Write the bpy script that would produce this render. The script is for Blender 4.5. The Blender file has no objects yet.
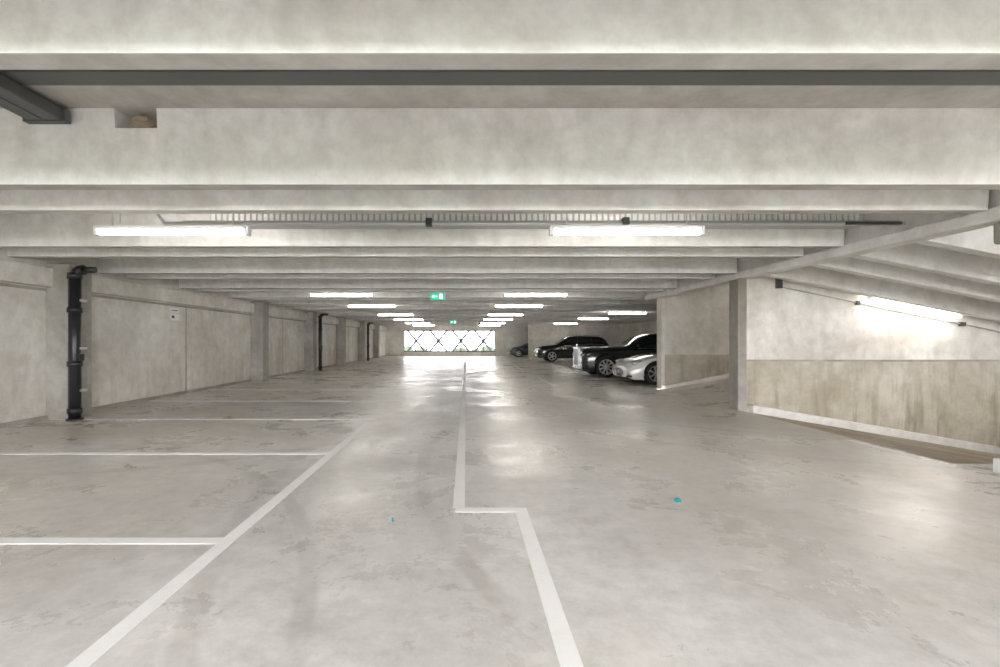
import bpy, bmesh, math, random
import numpy as np
from mathutils import Vector, Matrix
random.seed(4)
scene = bpy.context.scene
COL = scene.collection

# ---------------------------------------------------------------- materials
def new_mat(name):
    m = bpy.data.materials.new(name); m.use_nodes = True
    nt = m.node_tree
    return m, nt, nt.nodes['Principled BSDF']

def simple(name, col, rough=0.5, metal=0.0, emit=None, estr=0.0, coat=0.0, var=0.12):
    m, nt, b = new_mat(name)
    b.inputs['Roughness'].default_value = rough
    b.inputs['Metallic'].default_value = metal
    b.inputs['Coat Weight'].default_value = coat
    n = nt.nodes.new('ShaderNodeTexNoise'); n.inputs['Scale'].default_value = 9; n.inputs['Detail'].default_value = 2
    cr = nt.nodes.new('ShaderNodeValToRGB')
    cr.color_ramp.elements[0].position = 0.3; cr.color_ramp.elements[1].position = 0.7
    cr.color_ramp.elements[0].color = (*[c*(1-var) for c in col],1); cr.color_ramp.elements[1].color = (*col,1)
    nt.links.new(n.outputs['Fac'], cr.inputs[0]); nt.links.new(cr.outputs[0], b.inputs['Base Color'])
    if emit:
        b.inputs['Emission Color'].default_value = (*emit, 1)
        b.inputs['Emission Strength'].default_value = estr
    return m

def ramp(nt, src, p0, p1, c0=(0,0,0,1), c1=(1,1,1,1)):
    r = nt.nodes.new('ShaderNodeValToRGB')
    r.color_ramp.elements[0].position = p0; r.color_ramp.elements[1].position = p1
    r.color_ramp.elements[0].color = c0; r.color_ramp.elements[1].color = c1
    nt.links.new(src, r.inputs['Fac']); return r.outputs['Color']

def noise(nt, vec, scale, detail=6, rough=0.6, dist=0.0, sc=(1,1,1), loc=(0,0,0)):
    mp = nt.nodes.new('ShaderNodeMapping'); mp.inputs['Scale'].default_value = sc; mp.inputs['Location'].default_value = loc
    nt.links.new(vec, mp.inputs['Vector'])
    n = nt.nodes.new('ShaderNodeTexNoise')
    n.inputs['Scale'].default_value = scale; n.inputs['Detail'].default_value = detail
    n.inputs['Roughness'].default_value = rough; n.inputs['Distortion'].default_value = dist
    nt.links.new(mp.outputs[0], n.inputs['Vector']); return n.outputs['Fac']

def mix(nt, fac, a, b, mode='MIX'):
    m = nt.nodes.new('ShaderNodeMix'); m.data_type = 'RGBA'; m.blend_type = mode
    fs=[s for s in m.inputs if s.type=='VALUE'][0]; cs=[s for s in m.inputs if s.type=='RGBA']
    out=[s for s in m.outputs if s.type=='RGBA'][0]
    if isinstance(fac,(int,float)): fs.default_value=fac
    else: nt.links.new(fac,fs)
    for s,v in ((cs[0],a),(cs[1],b)):
        if isinstance(v,tuple): s.default_value=(*v[:3],1)
        else: nt.links.new(v,s)
    return out

def mathn(nt, op, a, b=None):
    m = nt.nodes.new('ShaderNodeMath'); m.operation = op
    for i, v in enumerate((a, b)):
        if v is None: continue
        if isinstance(v, (int, float)): m.inputs[i].default_value = v
        else: nt.links.new(v, m.inputs[i])
    return m.outputs[0]

def concrete(name, c_lo, c_hi, stain=(0.4,0.33,0.22), stain_amt=0.35, streak=0.25, rough=0.8, bump=0.08, seed=0.0, sks=(3,3,0.3), grade=None):
    m, nt, b = new_mat(name)
    tc = nt.nodes.new('ShaderNodeTexCoord').outputs['Object']
    big = ramp(nt, noise(nt, tc, 0.8, 6, 0.62, 0.4, loc=(seed,0,0)), 0.36, 0.64)
    col = mix(nt, big, c_lo, c_hi)
    st = ramp(nt, noise(nt, tc, 0.55, 6, 0.68, 0.8, loc=(seed+7,3,1)), 0.46, 0.68)
    st = mathn(nt, 'MULTIPLY', st, stain_amt)
    col = mix(nt, st, col, stain)
    if streak:
        sk = ramp(nt, noise(nt, tc, 1.0, 4, 0.6, 0.15, sc=sks, loc=(seed,0,0)), 0.48, 0.72)
        sk = mathn(nt, 'MULTIPLY', sk, streak)
        if grade:
            sp = nt.nodes.new('ShaderNodeSeparateXYZ'); nt.links.new(tc, sp.inputs[0])
            mr = nt.nodes.new('ShaderNodeMapRange'); mr.inputs['From Min'].default_value=grade[0]; mr.inputs['From Max'].default_value=grade[1]
            mr.inputs['To Min'].default_value=1.0; mr.inputs['To Max'].default_value=0.0
            nt.links.new(sp.outputs['Z'], mr.inputs['Value'])
            gr = mathn(nt,'MULTIPLY', mr.outputs[0], 0.55)
            patch = ramp(nt, noise(nt, tc, 1.3, 6, 0.7, 0.5, sc=(1.2,1.2,0.6), loc=(seed+2,5,4)), 0.3, 0.62)
            col = mix(nt, mathn(nt,'MULTIPLY',gr,patch), col, tuple(v*0.9 for v in stain))
            sk = mathn(nt, 'MULTIPLY', sk, mathn(nt,'ADD', mr.outputs[0], 0.45))
        col = mix(nt, sk, col, tuple(v*0.7 for v in stain))
    fine = ramp(nt, noise(nt, tc, 4.5, 5, 0.72, 0.2, loc=(0,seed,2)), 0.34, 0.6, (0.84,0.835,0.825,1), (1,1,1,1))
    col = mix(nt, 1.0, col, fine, 'MULTIPLY')
    nt.links.new(col, b.inputs['Base Color'])
    b.inputs['Roughness'].default_value = rough
    if bump:
        bp = nt.nodes.new('ShaderNodeBump'); bp.inputs['Strength'].default_value = bump; bp.inputs['Distance'].default_value = 0.02
        nt.links.new(noise(nt, tc, 5, 3, 0.6), bp.inputs['Height']); nt.links.new(bp.outputs[0], b.inputs['Normal'])
    return m

def floor_mat():
    m, nt, b = new_mat('floor_sealed_concrete')
    tc = nt.nodes.new('ShaderNodeTexCoord').outputs['Object']
    big = ramp(nt, noise(nt, tc, 0.45, 7, 0.68, 0.4), 0.36, 0.64)
    col = mix(nt, big, (0.62,0.605,0.585), (0.81,0.80,0.785))
    pale = ramp(nt, noise(nt, tc, 1.1, 7, 0.72, 0.3, loc=(8,5,3)), 0.46, 0.66)
    col = mix(nt, mathn(nt,'MULTIPLY',pale,0.55), col, (0.89,0.885,0.875))
    sep = nt.nodes.new('ShaderNodeSeparateXYZ'); nt.links.new(tc, sep.inputs[0])
    ax = mathn(nt, 'ABSOLUTE', mathn(nt, 'ADD', sep.outputs['X'], 0.4))
    mr = nt.nodes.new('ShaderNodeMapRange'); mr.inputs['From Min'].default_value=1.5; mr.inputs['From Max'].default_value=6.0
    mr.inputs['To Min'].default_value=0.08; mr.inputs['To Max'].default_value=0.75
    nt.links.new(ax, mr.inputs['Value'])
    st = ramp(nt, noise(nt, tc, 0.5, 6, 0.7, 0.5, loc=(1,9,2)), 0.36, 0.66)
    col = mix(nt, mathn(nt,'MULTIPLY',st,mr.outputs[0]), col, (0.63,0.54,0.42))
    fy = nt.nodes.new('ShaderNodeMapRange'); fy.inputs['From Min'].default_value=4; fy.inputs['From Max'].default_value=9
    fy.inputs['To Min'].default_value=0.25; fy.inputs['To Max'].default_value=0.6
    nt.links.new(sep.outputs['Y'], fy.inputs['Value'])
    dk = ramp(nt, noise(nt, tc, 0.9, 8, 0.74, 0.3, loc=(12,1,5)), 0.42, 0.68)
    col = mix(nt, mathn(nt,'MULTIPLY',dk,fy.outputs[0]), col, (0.43,0.40,0.365))
    sc = ramp(nt, noise(nt, tc, 6, 6, 0.8, 0.1, loc=(2,1,5)), 0.34, 0.58, (0.82,0.815,0.80,1), (1,1,1,1))
    col = mix(nt, 1.0, col, sc, 'MULTIPLY')
    n = ramp(nt, noise(nt, tc, 1.3, 4, 0.7, 0.5, loc=(3,3,0)), 0.36, 0.58)
    def arc(cx, cy, r, w, col, amt):
        dx = mathn(nt,'SUBTRACT',sep.outputs['X'],cx); dy = mathn(nt,'SUBTRACT',sep.outputs['Y'],cy)
        d = mathn(nt,'SQRT', mathn(nt,'ADD', mathn(nt,'MULTIPLY',dx,dx), mathn(nt,'MULTIPLY',dy,dy)))
        e = mathn(nt,'ABSOLUTE', mathn(nt,'SUBTRACT', d, r))
        mk = ramp(nt, mathn(nt,'DIVIDE', e, w), 0.5, 1.0, (1,1,1,1), (0,0,0,1))
        f = mathn(nt,'MULTIPLY', mathn(nt,'MULTIPLY', mk, n), amt)
        return mix(nt, f, col, (0.40,0.38,0.35))
    for i,(cx,cy,r,w,a) in enumerate([(6.5,5.5,7.0,0.09,0.55),(6.5,5.5,8.5,0.09,0.5),(-5,9,4.2,0.1,0.5),(7,12,5.6,0.11,0.6),(7,12,7.1,0.1,0.5),(-5.8,1.2,5.1,0.08,0.45)]):
        col = arc(cx,cy,r,w,col,a)
    nt.links.new(col, b.inputs['Base Color'])
    rr = nt.nodes.new('ShaderNodeMapRange'); rr.inputs['To Min'].default_value=0.18; rr.inputs['To Max'].default_value=0.48
    nt.links.new(ramp(nt, noise(nt, tc, 0.9, 7, 0.75, 0.3, loc=(3,3,3)), 0.33, 0.67), rr.inputs['Value'])
    nt.links.new(rr.outputs[0], b.inputs['Roughness'])
    b.inputs['Specular IOR Level'].default_value = 0.55
    return m

def paint_line_mat():
    m, nt, b = new_mat('worn_white_line_paint')
    tc = nt.nodes.new('ShaderNodeTexCoord').outputs['Object']
    w = ramp(nt, noise(nt, tc, 4, 7, 0.8, 0.3), 0.46, 0.68)
    col = mix(nt, mathn(nt,'MULTIPLY',w,0.5), (0.98,0.98,0.98), (0.80,0.79,0.77))
    nt.links.new(col, b.inputs['Base Color']); b.inputs['Roughness'].default_value=0.5
    return m

M_floor = floor_mat()
M_line = paint_line_mat()
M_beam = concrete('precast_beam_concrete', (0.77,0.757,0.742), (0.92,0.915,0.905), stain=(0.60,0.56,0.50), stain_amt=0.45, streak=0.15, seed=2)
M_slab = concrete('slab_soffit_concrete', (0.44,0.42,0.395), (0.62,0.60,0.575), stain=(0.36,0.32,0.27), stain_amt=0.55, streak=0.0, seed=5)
M_wall = concrete('wall_concrete', (0.67,0.645,0.60), (0.86,0.84,0.80), stain=(0.53,0.475,0.385), stain_amt=0.5, streak=0.35, seed=8, grade=(0.0,1.6))
M_colm = concrete('column_concrete', (0.31,0.295,0.27), (0.47,0.455,0.425), stain=(0.26,0.23,0.18), stain_amt=0.5, streak=0.35, seed=11)
M_stain = concrete('stained_ramp_wall_concrete', (0.50,0.465,0.385), (0.66,0.62,0.54), stain=(0.33,0.28,0.18), stain_amt=0.45, streak=0.7, seed=3, sks=(5,5,0.7), grade=(-1.0,1.1))
M_ramp = concrete('ramp_concrete', (0.36,0.30,0.22), (0.50,0.44,0.35), stain=(0.25,0.20,0.14), stain_amt=0.5, streak=0.0, seed=6)
M_kerb = concrete('kerb_concrete', (0.76,0.745,0.715), (0.88,0.87,0.84), stain=(0.6,0.55,0.47), stain_amt=0.3, streak=0.0, seed=9)
M_dsteel = simple('dark_painted_steel', (0.12,0.12,0.12), 0.5, 0.3)
M_joint = simple('joint_steel_strip', (0.15,0.15,0.145), 0.6, 0.2)
M_galv = simple('galvanised_steel', (0.62,0.63,0.64), 0.5, 0.3)
M_pipe = simple('black_drain_pipe', (0.018,0.019,0.022), 0.35)
M_box = simple('dark_junction_box', (0.06,0.06,0.065), 0.5)
M_lwhite = simple('lamp_housing', (0.85,0.85,0.85), 0.4)
M_tube = simple('lamp_diffuser', (1,1,1), 0.4, emit=(1.0,0.95,0.87), estr=16)
M_green = simple('exit_sign_green', (0.0,0.35,0.18), 0.4, emit=(0.0,0.45,0.24), estr=0.5)
M_signw = simple('sign_white', (0.9,0.9,0.9), 0.5)
M_signg = simple('sign_pictogram', (0.9,0.9,0.9), 0.5, emit=(0.9,1,0.95), estr=0.6)
M_tray = simple('tray_shadow_steel', (0.50,0.50,0.49), 0.6, 0.1)
M_frame = simple('window_steel_frame', (0.10,0.11,0.12), 0.5, 0.0)
M_white = simple('brace_steel', (0.03,0.035,0.045), 0.6)
M_grass = simple('grass', (0.06,0.09,0.035), 0.9)
M_leaf = simple('foliage', (0.04,0.06,0.03), 0.8, var=0.5)
M_teal = simple('teal_plastic', (0.0,0.30,0.30), 0.3)
M_black = simple('car_paint_black', (0.006,0.007,0.009), 0.14, 0.0, coat=1.0)
M_dgreen = simple('car_paint_midnight', (0.006,0.012,0.011), 0.12, 0.0, coat=1.0)
M_cwhite = simple('car_paint_white', (0.80,0.80,0.78), 0.2, coat=1.0, var=0.02)
M_grey = simple('car_paint_grey', (0.04,0.045,0.06), 0.2, 0.3, coat=1.0)
M_glass = simple('car_tinted_glass', (0.012,0.014,0.016), 0.04)
M_rub = simple('tyre_rubber', (0.015,0.015,0.015), 0.8)
M_alloy = simple('wheel_alloy', (0.7,0.7,0.72), 0.3, 0.7)
M_chrome = simple('chrome', (0.85,0.85,0.86), 0.15, 1.0, var=0.02)
M_grille = simple('grille_polished_steel', (0.35,0.35,0.36), 0.3, 0.9, var=0.02)
M_blk = simple('black_trim', (0.01,0.01,0.01), 0.6)
M_light = simple('headlight_lens', (0.45,0.48,0.5), 0.08, 0.3)
M_red = simple('tail_light', (0.4,0.01,0.01), 0.15)
M_plate = simple('number_plate', (0.75,0.75,0.72), 0.4)

# ---------------------------------------------------------------- mesh helpers
def link(ob, parent=None):
    COL.objects.link(ob)
    if parent: ob.parent = parent
    return ob

def empty(name, loc=(0,0,0)):
    e = bpy.data.objects.new(name, None); e.empty_display_size = 0.1
    e.location = loc; COL.objects.link(e); return e

def from_bm(name, bm, mats, parent=None, smooth=False, bevel=0):
    me = bpy.data.meshes.new(name); bm.to_mesh(me); bm.free()
    for m in (mats if isinstance(mats, (list, tuple)) else [mats]): me.materials.append(m)
    if smooth:
        for p in me.polygons: p.use_smooth = True
    ob = bpy.data.objects.new(name, me)
    if bevel:
        md = ob.modifiers.new('bevel', 'BEVEL'); md.width = bevel; md.segments = 2; md.limit_method='ANGLE'
    return link(ob, parent)

def add_box(bm, x0,x1,y0,y1,z0,z1, mi=0):
    vs = [bm.verts.new(p) for p in ((x0,y0,z0),(x1,y0,z0),(x1,y1,z0),(x0,y1,z0),(x0,y0,z1),(x1,y0,z1),(x1,y1,z1),(x0,y1,z1))]
    for f in ((0,3,2,1),(4,5,6,7),(0,1,5,4),(1,2,6,5),(2,3,7,6),(3,0,4,7)):
        fc = bm.faces.new([vs[i] for i in f]); fc.material_index = mi

def boxes(name, lst, mats, parent=None, bevel=0):
    bm = bmesh.new()
    for b in lst: add_box(bm, *b)
    return from_bm(name, bm, mats, parent, bevel=bevel)

def prism(bm, poly, axis, a, b, mi=0):
    def P(p, t): return (p[0], t, p[1]) if axis=='y' else (t, p[0], p[1])
    A = [bm.verts.new(P(p,a)) for p in poly]; B = [bm.verts.new(P(p,b)) for p in poly]
    n = len(poly); fs = [bm.faces.new(A), bm.faces.new(B[::-1])]
    for i in range(n): fs.append(bm.faces.new((A[i],B[i],B[(i+1)%n],A[(i+1)%n])))
    for f in fs: f.material_index = mi
    bmesh.ops.recalc_face_normals(bm, faces=bm.faces)
    return fs

def prism_ob(name, poly, axis, a, b, mat, parent=None, bevel=0):
    bm = bmesh.new(); prism(bm, poly, axis, a, b); return from_bm(name, bm, mat, parent, bevel=bevel)

def add_tube(bm, p0, p1, r, seg=14, mi=0, caps=True):
    p0 = Vector(p0); p1 = Vector(p1); d = (p1-p0); q = d.to_track_quat('Z','Y')
    A=[];B=[]
    for i in range(seg):
        a = 2*math.pi*i/seg; o = q @ Vector((r*math.cos(a), r*math.sin(a), 0))
        A.append(bm.verts.new(p0+o)); B.append(bm.verts.new(p1+o))
    for i in range(seg):
        f = bm.faces.new((A[i],A[(i+1)%seg],B[(i+1)%seg],B[i])); f.material_index=mi; f.smooth=True
    if caps:
        bm.faces.new(A[::-1]).material_index=mi; bm.faces.new(B).material_index=mi

def add_lathe_y(bm, prof, cx, cy, cz, seg=40, mi=0, flip=1):
    rings=[]
    for r,y in prof:
        rings.append([bm.verts.new((cx+r*math.cos(2*math.pi*i/seg), cy+y*flip, cz+r*math.sin(2*math.pi*i/seg))) for i in range(seg)])
    for a,b in zip(rings[:-1], rings[1:]):
        for i in range(seg):
            f = bm.faces.new((a[i],a[(i+1)%seg],b[(i+1)%seg],b[i])); f.material_index=mi; f.smooth=True

# ================================================================ ROOM
H = 1.4
SL = 3.43          # slab soffit
BB = 2.78          # beam bottom
XL = -7.5; XR = 5.55; XF = 13.0
YB = -5.0; YE = 43.0
D1a, D1b = 5.25, 9.3     # down ramp bay
D2a, D2b = 9.55, 13.5    # up ramp bay

boxes('floor', [(XL-0.3,XR,YB,YE+0.3,-0.3,0.0),(XR,XF,YB,D1a,-0.3,0.0),(XR,XF,D2b,YE+0.3,-0.3,0.0),(XR,XR+0.3,D1b,D2a,-0.3,0)], M_floor)
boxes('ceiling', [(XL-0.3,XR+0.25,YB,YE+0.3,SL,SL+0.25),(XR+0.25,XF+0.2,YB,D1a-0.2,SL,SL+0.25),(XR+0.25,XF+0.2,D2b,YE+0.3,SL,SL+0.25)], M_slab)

def stem(name, y, x0, x1, notch=False, zb=BB, w=0.17):
    bm = bmesh.new()
    def seg(a, b, z0, z1):
        t = lambda z: 0.03*(z-BB)/(SL-BB)
        fs = prism(bm, [(y+0.015-t(z0),z0),(y+w-0.015+t(z0),z0),(y+w+t(z1),z1),(y-t(z1),z1)], 'x', a, b)
        fs[2].material_index = 1      # underside: darker slab material, soffit shade put into the colour
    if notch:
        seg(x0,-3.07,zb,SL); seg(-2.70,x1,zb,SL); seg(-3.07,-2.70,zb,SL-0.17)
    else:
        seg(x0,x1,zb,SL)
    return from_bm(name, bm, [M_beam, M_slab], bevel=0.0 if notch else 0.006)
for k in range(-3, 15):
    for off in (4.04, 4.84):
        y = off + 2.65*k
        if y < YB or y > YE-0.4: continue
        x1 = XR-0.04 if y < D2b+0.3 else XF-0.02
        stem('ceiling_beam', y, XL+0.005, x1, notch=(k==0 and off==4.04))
bm = bmesh.new(); bmesh.ops.create_icosphere(bm, subdivisions=3, radius=0.08)
for v in bm.verts:
    v.co *= 1+random.uniform(-0.25,0.25); v.co.x*=1.6
    v.co += Vector((-2.86,4.13,SL-0.10))
from_bm('broken_concrete_lump', bm, M_ramp)
boxes('ceiling_joint_strip', [(XL,XR-0.1,3.42+2.65*k,3.60+2.65*k,SL-0.03,SL-0.002) for k in range(-3,15)], M_joint)

e = empty('steel_duct')
boxes('duct_body', [(-3.76,-3.46,2.46,3.98,SL-0.14,SL-0.035)], M_dsteel, e, bevel=0.01)
boxes('duct_flange', [(-3.79,-3.43,3.93,3.99,SL-0.15,SL-0.04)], M_dsteel, e)
boxes('duct_seam', [(-3.62,-3.60,2.46,3.9,SL-0.15,SL-0.14)], M_dsteel, e)

boxes('wall_left', [(XL-0.3,XL,YB,YE,0,SL)], M_wall)
boxes('trim_left_ledge', [(XL,XL+0.14,YB,YE,2.36,2.70)], M_wall, bevel=0.015)
boxes('baseboard_left', [(XL,XL+0.05,YB,YE,0,0.07)], M_colm)
for y in [-3.0,8.2,16.0,21.3,26.6,31.9,37.2]:
    boxes('concrete_column', [(XL+0.001,XL+0.43,y,y+0.5,0,BB-0.002)], M_colm, bevel=0.02)
boxes('trim_left_reveal', [(XL,XL+0.03,YB,YE,2.29,2.335)], M_colm)
boxes('trim_left_panel_joint', [(XL,XL+0.012,y,y+0.03,0.07,2.3) for y in (3.0,5.7,12.3,18.8,24.0,29.3,34.6)], M_colm)
e = empty('wall_sign')
boxes('plates', [(XL+0.003,XL+0.03,11.62,11.98,1.93,2.10),(XL+0.003,XL+0.03,11.62,11.98,2.13,2.25)], M_signw, e)
boxes('print', [(XL+0.03,XL+0.033,11.68,11.78,1.98,2.05),(XL+0.03,XL+0.033,11.68,11.92,2.17,2.19)], M_box, e)

def drain_pipe(x, y, r=0.1):
    e = empty('drain_pipe')
    bm = bmesh.new()
    add_tube(bm,(x,y,0.0),(x,y,2.55),r,24)
    for z in (0.12,0.95,1.9): add_tube(bm,(x,y,z),(x,y,z+0.09),r*1.22,24)
    add_tube(bm,(x,y,0),(x,y,0.03),r*1.4,24)
    pts=[(x+ 0.16*(1-math.cos(t)), y, 2.5+0.16*math.sin(t)) for t in np.linspace(0,math.pi/2,8)]
    for a,b in zip(pts[:-1],pts[1:]): add_tube(bm,a,b,r*0.95,20)
    add_tube(bm,(x+0.14,y,2.66),(x+0.36,y,2.66),r*0.6,20)
    add_tube(bm,(x,y,2.5),(x,y,2.6),r*1.2,24)
    from_bm('pipe_run', bm, M_pipe, e)
    boxes('pipe_bracket',[(x-r*1.15,x+r*1.15,y-0.01,y+0.14,z,z+0.04) for z in (0.5,1.25,2.1)],M_galv,e)
    boxes('pipe_access_cap',[(x+r*0.7,x+r*1.3,y-0.06,y+0.06,1.05,1.17)],M_pipe,e)
    return e
drain_pipe(XL+0.43+0.14, 8.15, 0.092)
drain_pipe(XL+0.43+0.13, 21.9, 0.08)
drain_pipe(XL+0.43+0.13, 32.6, 0.08)

boxes('wall_back', [(XL-0.3,-5.8,YE,YE+0.3,0,SL),(2.7,XF,YE,YE+0.3,0,SL),(-5.8,2.7,YE,YE+0.3,0,0.38),(-5.8,2.7,YE,YE+0.3,2.42,SL)], M_wall)
e = empty('window_1')
L=[]
for i in range(9):
    x=-5.8+i*8.5/8
    L.append((x-0.04,x+0.04,YE+0.1,YE+0.18,0.38,2.42))
L += [(-5.8,2.7,YE+0.1,YE+0.18,0.38,0.48),(-5.8,2.7,YE+0.1,YE+0.18,2.32,2.42),(-5.8,2.7,YE+0.1,YE+0.18,1.37,1.43)]
boxes('frame', L, M_frame, e)
bm=bmesh.new()
for i in range(4):
    xa=-5.8+i*2.125; xb=xa+2.125
    add_tube(bm,(xa,YE+0.6,0.1),(xb,YE+0.6,2.7),0.10,10); add_tube(bm,(xa,YE+0.82,2.7),(xb,YE+0.82,0.1),0.10,10)
from_bm('lattice_braces',bm,M_white,e)

boxes('wall_right', [(XF,XF+0.25,YB,YE+0.3,-2.5,5.2)], M_wall)
S=0.168
zr = lambda x: -S*(x-XR)
g=0.005
prism_ob('down_ramp', [(XR+g,-0.002),(XF-g,zr(XF)),(XF-g,zr(XF)-0.3),(XR+g,-0.3)], 'y', D1a+g, D1b-0.255, M_ramp)
prism_ob('up_ramp', [(XR+0.31,0.05),(XF-g,S*(XF-XR)),(XF-g,S*(XF-XR)-0.3),(XR,-0.3),(XR,0.0)], 'y', D2a+0.03, D2b-0.255, M_floor)
boxes('wall_ramp_side', [(XR,XF,D1a-0.2,D1a-0.001,-2.5,-0.3)], M_wall)
JZ = 1.02
e = empty('wall_ramp')
boxes('wall_upper', [(XR+0.25,XF,D1b,D2a,JZ,5.2)], M_wall, e)
boxes('wall_lower', [(XR+0.25,XF,D1b-0.03,D2a,-2.5,JZ-0.02)], M_stain, e)
boxes('wall_end_pier', [(XR-0.08,XR+0.10,D1b-0.05,D2a+0.02,0,2.655)], M_colm, e, bevel=0.015)
boxes('wall_end_infill', [(XR+0.09,XR+0.26,D1b-0.001,D2a-0.001,0,2.655)], M_wall, e)
boxes('wall_end_infill_low', [(XR+0.09,XR+0.26,D1b-0.031,D1b,0,JZ-0.02)], M_stain, e)
boxes('wall_joint', [(XR+0.1,XF,D1b-0.045,D1b+0.02,JZ-0.035,JZ+0.005)], M_colm, e)
prism_ob('kerb',[(XR+0.1,0.0),(XR+0.1,-0.3),(XF-g,zr(XF)-0.3),(XF-g,zr(XF)+0.14),(XR+0.1,0.14)],'y',D1b-0.24,D1b-0.031,M_kerb,e,bevel=0.02)
e = empty('wall_ramp_far')
boxes('wall_body', [(5.81,XF-g,D2b,D2b+0.25,0,SL)], M_wall, e)
boxes('wall_lower_band', [(5.81,XF-g,D2b-0.03,D2b,0,1.0)], M_stain, e)
boxes('wall_end_pier', [(5.72,5.82,D2b-0.05,D2b+0.3,0,SL)], M_wall, e, bevel=0.015)
prism_ob('kerb', [(XR+0.2,0.0),(XF-g,S*(XF-XR)-0.3),(XF-g,S*(XF-XR)+0.12),(XR+0.2,0.12)], 'y', D2b-0.25, D2b-0.03, M_kerb, e, bevel=0.02)
boxes('edge_beam', [(XR-0.03,XR+0.22,4.3,14.2,2.66,2.80),(XR+0.02,XR+0.22,4.3,14.2,2.80,SL-0.001)], M_beam, bevel=0.012)
e = empty('corbel_column')
boxes('shaft', [(5.86,6.26,4.45,4.88,0,SL-0.001)], M_colm, e, bevel=0.02)
boxes('base_plinth', [(5.60,6.3,4.35,4.90,0,0.16)], M_kerb, e, bevel=0.02)
boxes('corbel', [(5.60,6.26,4.5,4.90,2.42,2.655)], M_colm, e, bevel=0.03)
SC=0.195
zt=lambda x,z0: z0-SC*(x-XR)
e = empty('ceiling_ramp')
prism_ob('ramp_slab', [(XR+0.23,zt(XR+.23,3.16)),(XF-g,zt(XF,3.16)),(XF-g,zt(XF,3.42)),(XR+0.23,SL)], 'y', D1a-0.2, D1b-g, M_slab, e)
for y in (5.75,6.75,7.55,8.75):
    prism_ob('ramp_rib', [(XR+0.23,zt(XR+.23,2.70)),(XF-g,zt(XF,2.70)),(XF-g,zt(XF,3.18)),(XR+0.23,zt(XR+.23,3.18))], 'y', y, y+0.17, M_beam, e, bevel=0.01)
e = empty('ceiling_up_ramp')
prism_ob('ramp_slab', [(XR+0.23,3.2),(XF-g,3.2+S*(XF-XR)),(XF-g,3.45+S*(XF-XR)),(XR+0.23,3.45)], 'y', D2a, D2b-g, M_slab, e)
for y in (10.2,12.0):
    prism_ob('ramp_rib', [(XR+0.23,2.8),(XF-g,2.8+S*(XF-XR)),(XF-g,3.22+S*(XF-XR)),(XR+0.23,3.22)], 'y', y, y+0.17, M_beam, e)

e=empty('ramp_guard_rail')
bm=bmesh.new()
def rz(x): return 0.25+ (x-7.2)*0.30
for dz in (0.95,0.62,0.3):
    add_tube(bm,(7.2,21.2,rz(7.2)+dz),(XF-0.1,21.2,rz(XF-0.1)+dz),0.028,10)
x=7.25
while x<XF: add_tube(bm,(x,21.2,rz(x)-0.05),(x,21.2,rz(x)+0.97),0.025,10); x+=0.9
from_bm('rails',bm,M_signw,e)
prism_ob('parapet', [(7.0,0),(XF-g,0),(XF-g,rz(XF)),(7.0,rz(7.0))],'y',21.1,21.35,M_wall,e)
boxes('wall_far_ramp', [(5.25,XF-g,38.6,38.85,0,SL-0.001)], M_wall)

e=empty('facade_guard_rail')
bm=bmesh.new()
for z in (0.4,0.75,1.1): add_tube(bm,(XL+0.05,YB+0.1,z),(XF-0.05,YB+0.1,z),0.025,8)
for xx in np.arange(XL+0.1,XF,1.45): add_tube(bm,(xx,YB+0.1,0),(xx,YB+0.1,1.12),0.025,8)
from_bm('rails',bm,M_galv,e)

W=0.05; T=0.003
mk=[]
def lx(y,x0,x1): mk.append((x0,x1,y-W,y+W,0.0005,T))
def ly(x,y0,y1): mk.append((x-W,x+W,y0,y1,0.0005,T))
ly(-1.67,-3,7.95)
for i in range(-2,14):
    y=3.22+2.5*i
    lx(y,XL+0.1,-1.72 if y<8 else -1.62)
ly(0.455,-3,3.86); mk.append((-0.09,0.405,3.76,3.86,0.0005,T)); ly(-0.06,3.86,40)
ly(2.75,14,17.5); ly(2.75,22,26)
ly(5.42,5.4,6.5)
for y in (16.9,20.4): lx(y,4.0,5.5)
boxes('floor_marking', mk, M_line)

def batten_lamp(xc, y, z, length=1.84, tilt=0.0, rods=None):
    e = empty('batten_lamp',(xc,y,z))
    e.rotation_euler=(0,tilt,0)
    h=length/2
    boxes('housing',[(-h,h,-0.05,0.05,0.03,0.07)],M_lwhite,e,bevel=0.01)
    bm=bmesh.new(); add_tube(bm,(-h+0.03,0,0.0),(h-0.03,0,0.0),0.034,10)
    from_bm('diffuser_tube',bm,M_tube,e)
    boxes('end_caps',[(-h-0.02,-h+0.03,-0.05,0.05,-0.04,0.07),(h-0.03,h+0.02,-0.05,0.05,-0.04,0.07)],M_lwhite,e,bevel=0.01)
    if rods:
        bm=bmesh.new()
        for sx in (-h*0.8,h*0.8): add_tube(bm,(sx,0,0.07),(sx,0,rods-z-0.002),0.008,8)
        from_bm('hanger_rods',bm,M_galv,e)
    return e
ZL=2.73
for y in (13.35,17.6,23.5,28.8,34.2,39.2):
    for xc in (-3.6,2.02): batten_lamp(xc,y,ZL,rods=SL)
for xc in (-3.58,1.96): batten_lamp(xc,5.62,ZL,rods=SL)
for xc in (-3.6,2.0): batten_lamp(xc,-2.1,ZL,rods=SL)  # extra row behind the camera, out of view, added for fill light
for y in (22.0,27.8,35.5): batten_lamp(7.7,y,ZL,rods=SL)
batten_lamp(8.9,D1b-0.18,2.08,tilt=math.atan(0.215))
batten_lamp(9.2,11.4,3.0,tilt=-math.atan(S))  # hidden lamp added to brighten the otherwise dark up-ramp bay

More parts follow.
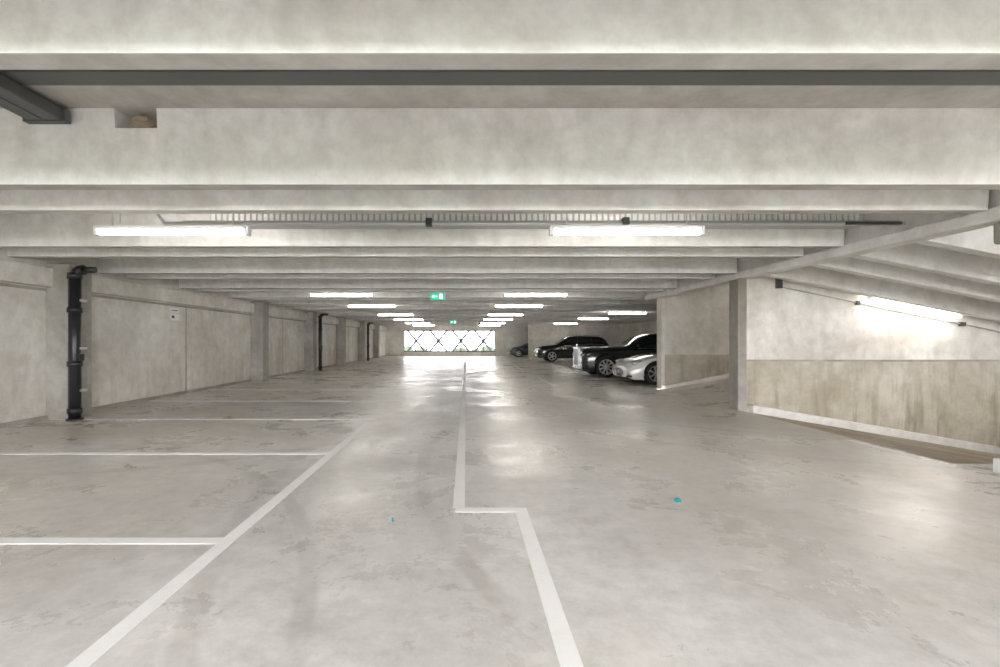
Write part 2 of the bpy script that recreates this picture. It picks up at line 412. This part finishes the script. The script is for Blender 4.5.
e=empty('cable_conduit')
bm=bmesh.new()
add_tube(bm,(-3.75,5.72,2.86),(5.45,5.72,2.86),0.024,10)
add_tube(bm,(-3.55,5.78,2.90),(5.45,5.78,2.90),0.014,8)
for xx in (-4.3,-2.9,-0.45,1.0,1.98,3.4,4.9): add_tube(bm,(xx,5.72,2.86),(xx,5.72,SL-0.002),0.007,8)
add_tube(bm,(-3.75,5.72,2.86),(-3.85,5.72,3.0),0.02,8)
from_bm('conduit_runs',bm,M_galv,e)
boxes('junction_boxes',[(-0.50,-0.42,5.67,5.75,2.82,2.92),(1.94,2.02,5.67,5.75,2.84,2.93),(4.7,5.4,5.69,5.75,2.84,2.88)],M_box,e,bevel=0.006)
e=empty('cable_tray')
L=[(-3.5,5.45,6.30,6.52,2.985,2.995),(-3.5,5.45,6.30,6.31,2.985,3.15)]
boxes('tray_sheet',L,M_tray,e)
L=[]; x=-3.48
while x<5.40: L.append((x,x+0.05,6.28,6.30,2.98,3.15)); x+=0.08
boxes('tray_corrugations',L,M_lwhite,e)
bm=bmesh.new()
for xx in np.arange(-3.2,5.4,1.2): add_tube(bm,(xx,6.4,2.99),(xx,6.4,SL-0.002),0.008,8)
from_bm('tray_hangers',bm,M_galv,e)

e=empty('wall_conduit')
bm=bmesh.new()
pz=lambda x: 2.50-0.205*(x-6.3)
add_tube(bm,(6.3,D1b-0.03,2.50),(12.5,D1b-0.03,pz(12.5)),0.013,8)
add_tube(bm,(6.3,D1b-0.03,2.50),(6.3,D1b-0.03,2.66),0.016,8)
from_bm('conduit',bm,M_tray,e)
boxes('socket_box',[(6.25,6.35,D1b-0.08,D1b-0.001,2.46,2.66),(7.85,7.93,D1b-0.06,D1b-0.001,2.13,2.21),(9.95,10.05,D1b-0.06,D1b-0.001,1.7,1.78)],M_box,e,bevel=0.005)

def exit_sign(x,y,z,w=0.40,h=0.2):
    e=empty('exit_sign')
    boxes('sign_face',[(x-w/2,x+w/2,y,y+0.04,z,z+h)],M_green,e)
    L=[(x-w*0.32,x-w*0.02,y-0.004,y-0.001,z+h*0.42,z+h*0.58),(x+0.12*w,x+0.36*w,y-0.004,y-0.001,z+h*0.15,z+h*0.85)]
    boxes('arrow_and_door',L,M_signg,e)
    bm=bmesh.new()
    prism(bm,[(x-w*0.42,z+h*0.5),(x-w*0.26,z+h*0.75),(x-w*0.26,z+h*0.25)],'y',y-0.004,y-0.001)
    from_bm('arrow_head',bm,M_signg,e)
    boxes('sign_hangers',[(x-w*0.4,x-w*0.38,y+0.01,y+0.03,z+h,SL-0.001),(x+w*0.38,x+w*0.4,y+0.01,y+0.03,z+h,SL-0.001)],M_galv,e)
exit_sign(-0.8,13.0,2.56); exit_sign(-0.75,27.2,2.42)

def cap(x,y,r,mat):
    bm=bmesh.new()
    add_tube(bm,(x,y,0.0),(x,y,0.018),r,18); add_tube(bm,(x,y,0.018),(x,y,0.026),r*0.8,18)
    for i in range(18):
        a=2*math.pi*i/18; add_tube(bm,(x+r*math.cos(a),y+r*math.sin(a),0.0),(x+r*math.cos(a),y+r*math.sin(a),0.017),r*0.08,6)
    from_bm('bottle_cap',bm,mat)
cap(1.85,4.02,0.026,M_teal); cap(-0.57,3.58,0.009,M_teal)

# ================================================================ CARS
def smooth_arr(a, n):
    k=np.ones(n)/n; p=np.pad(a,(n//2,n//2),mode='edge'); return np.convolve(p,k,mode='valid')[:len(a)]

def make_wheel(name, cx, cy, r, side, parent, w=0.24, spokes=10, mat=M_alloy):
    bm=bmesh.new()
    f=side
    add_lathe_y(bm,[(r*0.70,w*0.0),(r*0.72,w*0.48),(r*0.80,w*0.5),(r*0.95,w*0.46),(r,w*0.32),(r,-w*0.32),(r*0.95,-w*0.46),(r*0.70,-w*0.5)],cx,cy,r,48,0,f)
    add_lathe_y(bm,[(r*0.72,w*0.49),(r*0.69,w*0.5),(r*0.66,w*0.42),(r*0.64,w*0.1),(r*0.64,-w*0.3),(0.01,-w*0.3)],cx,cy,r,48,1,f)
    add_lathe_y(bm,[(r*0.60,w*0.08),(0.01,w*0.08)],cx,cy,r,32,2,f)
    add_lathe_y(bm,[(r*0.17,w*0.2),(r*0.17,w*0.40),(r*0.12,w*0.46),(0.005,w*0.47)],cx,cy,r,24,1,f)
    for i in range(spokes):
        a=2*math.pi*i/spokes
        R=Matrix.Rotation(a,4,'Y')
        hw0=r*0.05; hw1=r*0.085
        pts=[(r*0.1,-hw0),(r*0.67,-hw1),(r*0.67,hw1),(r*0.1,hw0)]
        A=[];B=[]
        for (px,pz) in pts:
            for lst,yy in ((A,w*0.44),(B,w*0.28)):
                v=R@Vector((px,0,pz)); lst.append(bm.verts.new((cx+v.x,cy+yy*f,r+v.z)))
        fs=[bm.faces.new(A),bm.faces.new(B[::-1])]+[bm.faces.new((A[j],B[j],B[(j+1)%4],A[(j+1)%4])) for j in range(4)]
        for q in fs: q.material_index=1
    bmesh.ops.recalc_face_normals(bm,faces=bm.faces)
    return from_bm(name,bm,[M_rub,mat,M_blk],parent)

def make_car(name, X, Y, L, hw, top, belt, zb, fw, rw, wr, roofw, ws, rwin, pillars, paint, style):
    e=empty(name,(X,Y,0))
    N=121
    xs=np.concatenate([np.linspace(0,0.35,22)[:-1], np.linspace(0.35,L-0.35,N-42), np.linspace(L-0.35,L,22)[1:]])
    ev=lambda P,n=5: np.interp(xs,[p[0] for p in P],[p[1] for p in P])
    tz=smooth_arr(ev(top),5); bz=smooth_arr(ev(belt),7)
    d=np.minimum(xs, L-xs)
    t=np.clip(d/0.75,0,1)
    wv=hw*(0.74+0.26*np.sqrt(1-(1-t)**2))
    zbv=zb+0.10*np.clip(1-d/0.25,0,1)**2
    bm=bmesh.new(); rings=[]
    for i,x in enumerate(xs):
        w=wv[i]; b0=zbv[i]; bt=min(bz[i],tz[i]-0.03); tt=tz[i]
        g=np.clip((tt-bt-0.06)/0.30,0,1)
        r1=w*(0.80*(1-g)+roofw*g); gb=w*(0.90*(1-g)+0.885*g)
        hgt=bt-b0
        pts=[(0,b0),(w*0.80,b0),(w*0.93,b0+0.03),(w*0.975,b0+0.10),(w*0.985,b0+0.25*hgt),(w,b0+0.5*hgt),(w*0.995,b0+0.72*hgt),(w*0.975,b0+0.88*hgt),(w*0.945,bt-0.01),(gb,bt+0.012),
             (gb*0.5+r1*0.5,bt*0.5+(tt-0.035)*0.5+0.01),(r1,tt-0.045),(r1*0.93,tt-0.018),(r1*0.7,tt-0.006),(r1*0.35,tt-0.001),(0,tt)]
        ring=[bm.verts.new((x,-p[0],p[1])) for p in pts]+[bm.verts.new((x,p[0],p[1])) for p in pts[-2:0:-1]]
        rings.append(ring)
    n=len(rings[0]); npt=16
    for i in range(len(rings)-1):
        xm=(xs[i]+xs[i+1])/2
        for j in range(n):
            f=bm.faces.new((rings[i][j],rings[i+1][j],rings[i+1][(j+1)%n],rings[i][(j+1)%n])); f.smooth=True
            jj=j if j<npt-1 else n-1-j
            mi=0
            side_win = 9<=jj<=10 and rwin[0]<xm<rwin[1] and not any(a<xm<b for a,b in pillars)
            wind = jj>=12 and (ws[0]<xm<ws[1] or ws[2]<xm<ws[3])
            if side_win or wind: mi=1
            if jj<=1: mi=2
            f.material_index=mi
    bm.faces.new(rings[0][::-1]); bm.faces.new(rings[-1])
    bmesh.ops.recalc_face_normals(bm,faces=bm.faces)
    body=from_bm('body',bm,[paint,M_glass,M_blk],e)
    cut=bmesh.new()
    for wx in (fw,rw):
        for s in (-1,1):
            add_tube(cut,(wx,s*(hw-0.30),wr*1.0),(wx,s*(hw+0.3),wr*1.0),wr+0.055,40,2)
    for f in cut.faces: f.material_index=2
    cob=from_bm('arch_cutter',cut,[paint,M_glass,M_blk])
    cob.location=(X,Y,0)
    md=body.modifiers.new('arches','BOOLEAN'); md.object=cob; md.operation='DIFFERENCE'; md.solver='EXACT'
    bpy.context.view_layer.update()
    dg=bpy.context.evaluated_depsgraph_get()
    me=bpy.data.meshes.new_from_object(body.evaluated_get(dg))
    body.modifiers.clear(); body.data=me
    bpy.data.objects.remove(cob,do_unlink=True)
    for nm,wx in (('front',fw),('rear',rw)):
        for sn,s in (('near',-1),('far',1)):
            make_wheel('wheel_%s_%s'%(nm,sn), wx, s*(hw-0.135), wr, s, e, spokes=style.get('spokes',10))
    bm=bmesh.new()
    for wx in (fw,rw):
        for s in (-1,1):
            ra=wr+0.06
            ps=[(wx+ra*math.cos(a), s*(hw*0.99), wr+ra*math.sin(a)) for a in np.linspace(math.radians(-8),math.radians(188),26)]
            for a,b in zip(ps[:-1],ps[1:]): add_tube(bm,a,b,0.014,6,0,False)
    from_bm('arch_lips',bm,paint,e)
    zmid=np.interp((fw+rw)/2,xs,bz)
    lst=[]
    for sx in style['seams']:
        for s in (-1,1):
            y=s*hw*0.998; lst.append((sx-0.005,sx+0.005,min(y,y-s*0.03),max(y,y-s*0.03),zb+0.13,zmid-0.11))
    boxes('door_seams',lst,M_blk,e)
    lst=[]
    for sx in style['handles']:
        for s in (-1,1):
            y=s*hw*0.99; lst.append((sx-0.10,sx+0.10,y-0.02,y+0.02,zmid-0.17,zmid-0.14))
    boxes('door_handles',lst,M_chrome,e,bevel=0.006)
    mx=style['mirror']; mz=np.interp(mx,xs,bz)
    bm=bmesh.new()
    for s in (-1,1):
        r=bmesh.ops.create_uvsphere(bm,u_segments=16,v_segments=10,radius=1.0)
        for v in r['verts']: v.co=Vector((mx+v.co.x*0.06, s*(hw*0.93+0.128)+v.co.y*0.11, mz+0.08+v.co.z*0.075))
        add_tube(bm,(mx,s*hw*0.88,mz+0.02),(mx,s*(hw*0.93+0.09),mz+0.06),0.02,8)
    from_bm('door_mirrors',bm,paint,e,smooth=True)
    if style.get('beltchrome'):
        bm=bmesh.new()
        seg=[(x,b) for x,b in zip(xs,bz) if rwin[0]-0.1<x<rwin[1]+0.1]
        for s in (-1,1):
            for a,b in list(zip(seg[:-1],seg[1:])): add_tube(bm,(a[0],s*hw*0.925,a[1]),(b[0],s*hw*0.925,b[1]),0.012,6,0,False)
        from_bm('belt_trim',bm,M_chrome,e)
    boxes('number_plate_front',[(-0.025,0.005,-0.26,0.26,zb+0.16,zb+0.27)],M_plate,e)
    boxes('number_plate_rear',[(L-0.005,L+0.02,-0.26,0.26,zb+0.45,zb+0.56)],M_plate,e)
    return e

def ellips(bm,c,s,mi=0):
    r=bmesh.ops.create_uvsphere(bm,u_segments=20,v_segments=12,radius=1.0)
    for v in r['verts']: v.co=Vector((c[0]+v.co.x*s[0],c[1]+v.co.y*s[1],c[2]+v.co.z*s[2]))
    for f in {f for v in r['verts'] for f in v.link_faces}: f.material_index=mi; f.smooth=True

e=make_car('luxury_limousine',4.48,18.5,5.6,0.99,
  [(0,0.95),(0.06,1.09),(0.3,1.14),(1.5,1.20),(1.8,1.23),(2.45,1.63),(2.8,1.70),(3.9,1.69),(4.5,1.55),(5.0,1.17),(5.4,1.07),(5.6,0.85)],
  [(0,0.90),(0.3,1.03),(1.9,1.12),(4.6,1.10),(5.3,1.0),(5.6,0.8)],0.20,0.88,4.3,0.41,0.72,
  (1.8,2.45,4.45,5.0),(2.15,4.45),[(3.18,3.28)],M_dgreen,
  dict(seams=[1.6,3.1,4.0],handles=[2.95,3.35],mirror=2.05,beltchrome=True,spokes=9))
L=[(-0.07,0.03,-0.36,-0.33,0.45,1.11),(-0.07,0.03,0.33,0.36,0.45,1.11),(-0.08,0.10,-0.37,0.37,1.09,1.15),(-0.07,0.03,-0.36,0.36,0.42,0.45)]
for i in range(13): yy=-0.30+i*0.05; L.append((-0.055,-0.03,yy-0.007,yy+0.007,0.45,1.09))
boxes('radiator_grille',L,M_grille,e,bevel=0.004)
boxes('grille_back',[(-0.03,0.02,-0.33,0.33,0.43,1.09)],M_blk,e)
bm=bmesh.new()
for s in (-1,1):
    ellips(bm,(0.06,s*0.62,0.86),(0.10,0.19,0.075)); ellips(bm,(0.05,s*0.60,0.56),(0.08,0.085,0.085))
from_bm('headlights',bm,M_light,e)
boxes('front_bumper',[(-0.04,0.06,-0.70,0.70,0.30,0.36)],M_grille,e,bevel=0.01)
bm=bmesh.new(); add_tube(bm,(-0.03,0,1.14),(-0.03,0,1.20),0.02,10); ellips(bm,(-0.02,0,1.24),(0.04,0.015,0.05))
from_bm('bonnet_ornament',bm,M_chrome,e)
bm=bmesh.new()
for s in (-1,1): add_tube(bm,(0.35,s*0.60,1.14),(1.8,s*0.70,1.20),0.012,8)
from_bm('bonnet_chrome_strips',bm,M_chrome,e)
boxes('tail_lights',[(5.5,5.6,-0.78,-0.62,0.7,0.95),(5.5,5.6,0.62,0.78,0.7,0.95)],M_red,e,bevel=0.01)

e=make_car('sports_coupe',5.16,15.5,4.9,0.95,
  [(0,0.55),(0.08,0.68),(0.35,0.80),(0.9,0.94),(1.6,1.03),(2.3,1.36),(2.8,1.42),(3.4,1.37),(4.3,1.06),(4.75,0.98),(4.9,0.80)],
  [(0,0.50),(0.4,0.72),(1.0,0.91),(1.8,0.94),(3.8,0.96),(4.6,0.92),(4.9,0.75)],0.13,0.88,3.88,0.36,0.66,
  (1.6,2.3,3.45,4.3),(1.95,3.75),[(2.85,2.92)],M_cwhite,
  dict(seams=[1.65,3.05],handles=[2.85],mirror=1.95,spokes=7))
bm=bmesh.new()
ellips(bm,(0.02,0,0.36),(0.06,0.42,0.13),0)
from_bm('oval_grille',bm,M_blk,e)
bm=bmesh.new()
for i in range(9):
    yy=-0.32+i*0.08; hh=0.12*math.sqrt(max(0,1-(yy/0.42)**2)); add_tube(bm,(-0.045,yy,0.36-hh),(-0.045,yy,0.36+hh),0.007,6)
ps=[(-0.04,0.42*math.cos(a),0.36+0.13*math.sin(a)) for a in np.linspace(0,2*math.pi,33)]
for a,b in zip(ps[:-1],ps[1:]): add_tube(bm,a,b,0.012,6)
from_bm('grille_chrome',bm,M_chrome,e)
bm=bmesh.new()
for s in (-1,1): ellips(bm,(0.38,s*0.77,0.70),(0.26,0.075,0.085))
from_bm('headlights',bm,M_light,e)
bm=bmesh.new()
for s in (-1,1):
    ellips(bm,(0.12,s*0.72,0.27),(0.12,0.12,0.05))
    for i in range(3): ellips(bm,(1.48+0.12*i,s*0.945,0.66),(0.035,0.012,0.03))
from_bm('air_intakes',bm,M_blk,e)
bm=bmesh.new()
for s in (-1,1): ellips(bm,(4.72,s*0.68,0.78),(0.14,0.14,0.06))
from_bm('tail_lights',bm,M_red,e)

e=make_car('black_suv',4.80,31.6,4.95,0.97,
  [(0,0.82),(0.08,0.98),(0.4,1.08),(1.3,1.18),(2.05,1.68),(2.5,1.76),(4.1,1.72),(4.45,1.62),(4.8,1.20),(4.95,0.95)],
  [(0,0.78),(0.4,0.98),(1.3,1.08),(4.3,1.16),(4.8,1.05),(4.95,0.9)],0.24,0.95,3.85,0.39,0.74,
  (1.35,2.05,4.42,4.8),(1.75,4.35),[(2.62,2.70),(3.55,3.63)],M_black,
  dict(seams=[1.5,2.66,3.6],handles=[2.5,3.45],mirror=1.7,beltchrome=True,spokes=5))
L=[(-0.03,0.03,-0.5,0.5,0.62+0.07*i,0.645+0.07*i) for i in range(4)]
boxes('front_grille',L,M_chrome,e)
bm=bmesh.new()
for s in (-1,1): ellips(bm,(0.16,s*0.72,0.84),(0.15,0.14,0.085))
from_bm('headlights',bm,M_light,e)
bm=bmesh.new()
for s in (-1,1):
    add_tube(bm,(2.3,s*0.64,1.80),(4.2,s*0.64,1.77),0.018,8)
    for q in (2.35,4.15): add_tube(bm,(q,s*0.64,1.70),(q,s*0.64,1.79),0.018,8)
from_bm('roof_rails',bm,M_chrome,e)
boxes('tail_lights',[(4.78,4.93,-0.86,-0.68,0.85,1.1),(4.78,4.93,0.68,0.86,0.85,1.1)],M_red,e,bevel=0.01)

e=make_car('hatchback_car',3.75,40.6,4.2,0.88,
  [(0,0.62),(0.08,0.78),(0.4,0.88),(1.1,0.98),(1.9,1.38),(2.3,1.45),(3.4,1.42),(3.8,1.25),(4.1,0.95),(4.2,0.75)],
  [(0,0.6),(0.4,0.8),(1.1,0.9),(3.7,0.98),(4.1,0.85),(4.2,0.7)],0.18,0.8,3.35,0.32,0.72,
  (1.15,1.9,3.6,4.05),(1.6,3.6),[(2.4,2.47)],M_grey,
  dict(seams=[1.3,2.44,3.2],handles=[2.3,3.1],mirror=1.5,spokes=5))
bm=bmesh.new()
for s in (-1,1): ellips(bm,(0.16,s*0.66,0.68),(0.15,0.12,0.07))
from_bm('headlights',bm,M_light,e)
boxes('front_grille',[(-0.02,0.03,-0.4,0.4,0.4,0.5)],M_blk,e)

# ================================================================ OUTSIDE
boxes('ground', [(-60,60,44.2,140,-3.2,-3.0),(-60,60,-60,-6,-3.2,-3.0)], M_grass)
def hedge(y0,z0,n,xr,name):
    bm=bmesh.new()
    for i in range(n):
        r=random.uniform(0.9,1.6); c=Vector((random.uniform(*xr),y0+random.uniform(-1.5,1.5),z0+random.uniform(-0.8,0.4)))
        q=bmesh.ops.create_icosphere(bm,subdivisions=3,radius=r)
        for v in q['verts']: v.co=v.co*random.uniform(0.86,1.12)+c
    from_bm(name,bm,M_leaf)
hedge(66,-1.1,40,(-14,12),'hedge')

# ================================================================ LIGHT
w=bpy.data.worlds.new('world'); scene.world=w; w.use_nodes=True
nt=w.node_tree; bg=nt.nodes['Background']
bg.inputs['Color'].default_value=(0.985,0.975,1.0,1); bg.inputs['Strength'].default_value=6.0

# ================================================================ CAMERA
cam=bpy.data.cameras.new('camera'); co=bpy.data.objects.new('camera',cam); COL.objects.link(co)
co.location=(0,0,H); co.rotation_euler=(math.radians(90),0,0)
cam.sensor_width=36; cam.lens=36*0.460; cam.shift_x=0.034; cam.shift_y=0.0075; cam.clip_end=300; cam.clip_start=0.05
scene.camera=co
scene.view_settings.view_transform='Standard'
scene.view_settings.look='None'
scene.view_settings.exposure=1.05
scene.view_settings.gamma=1.0
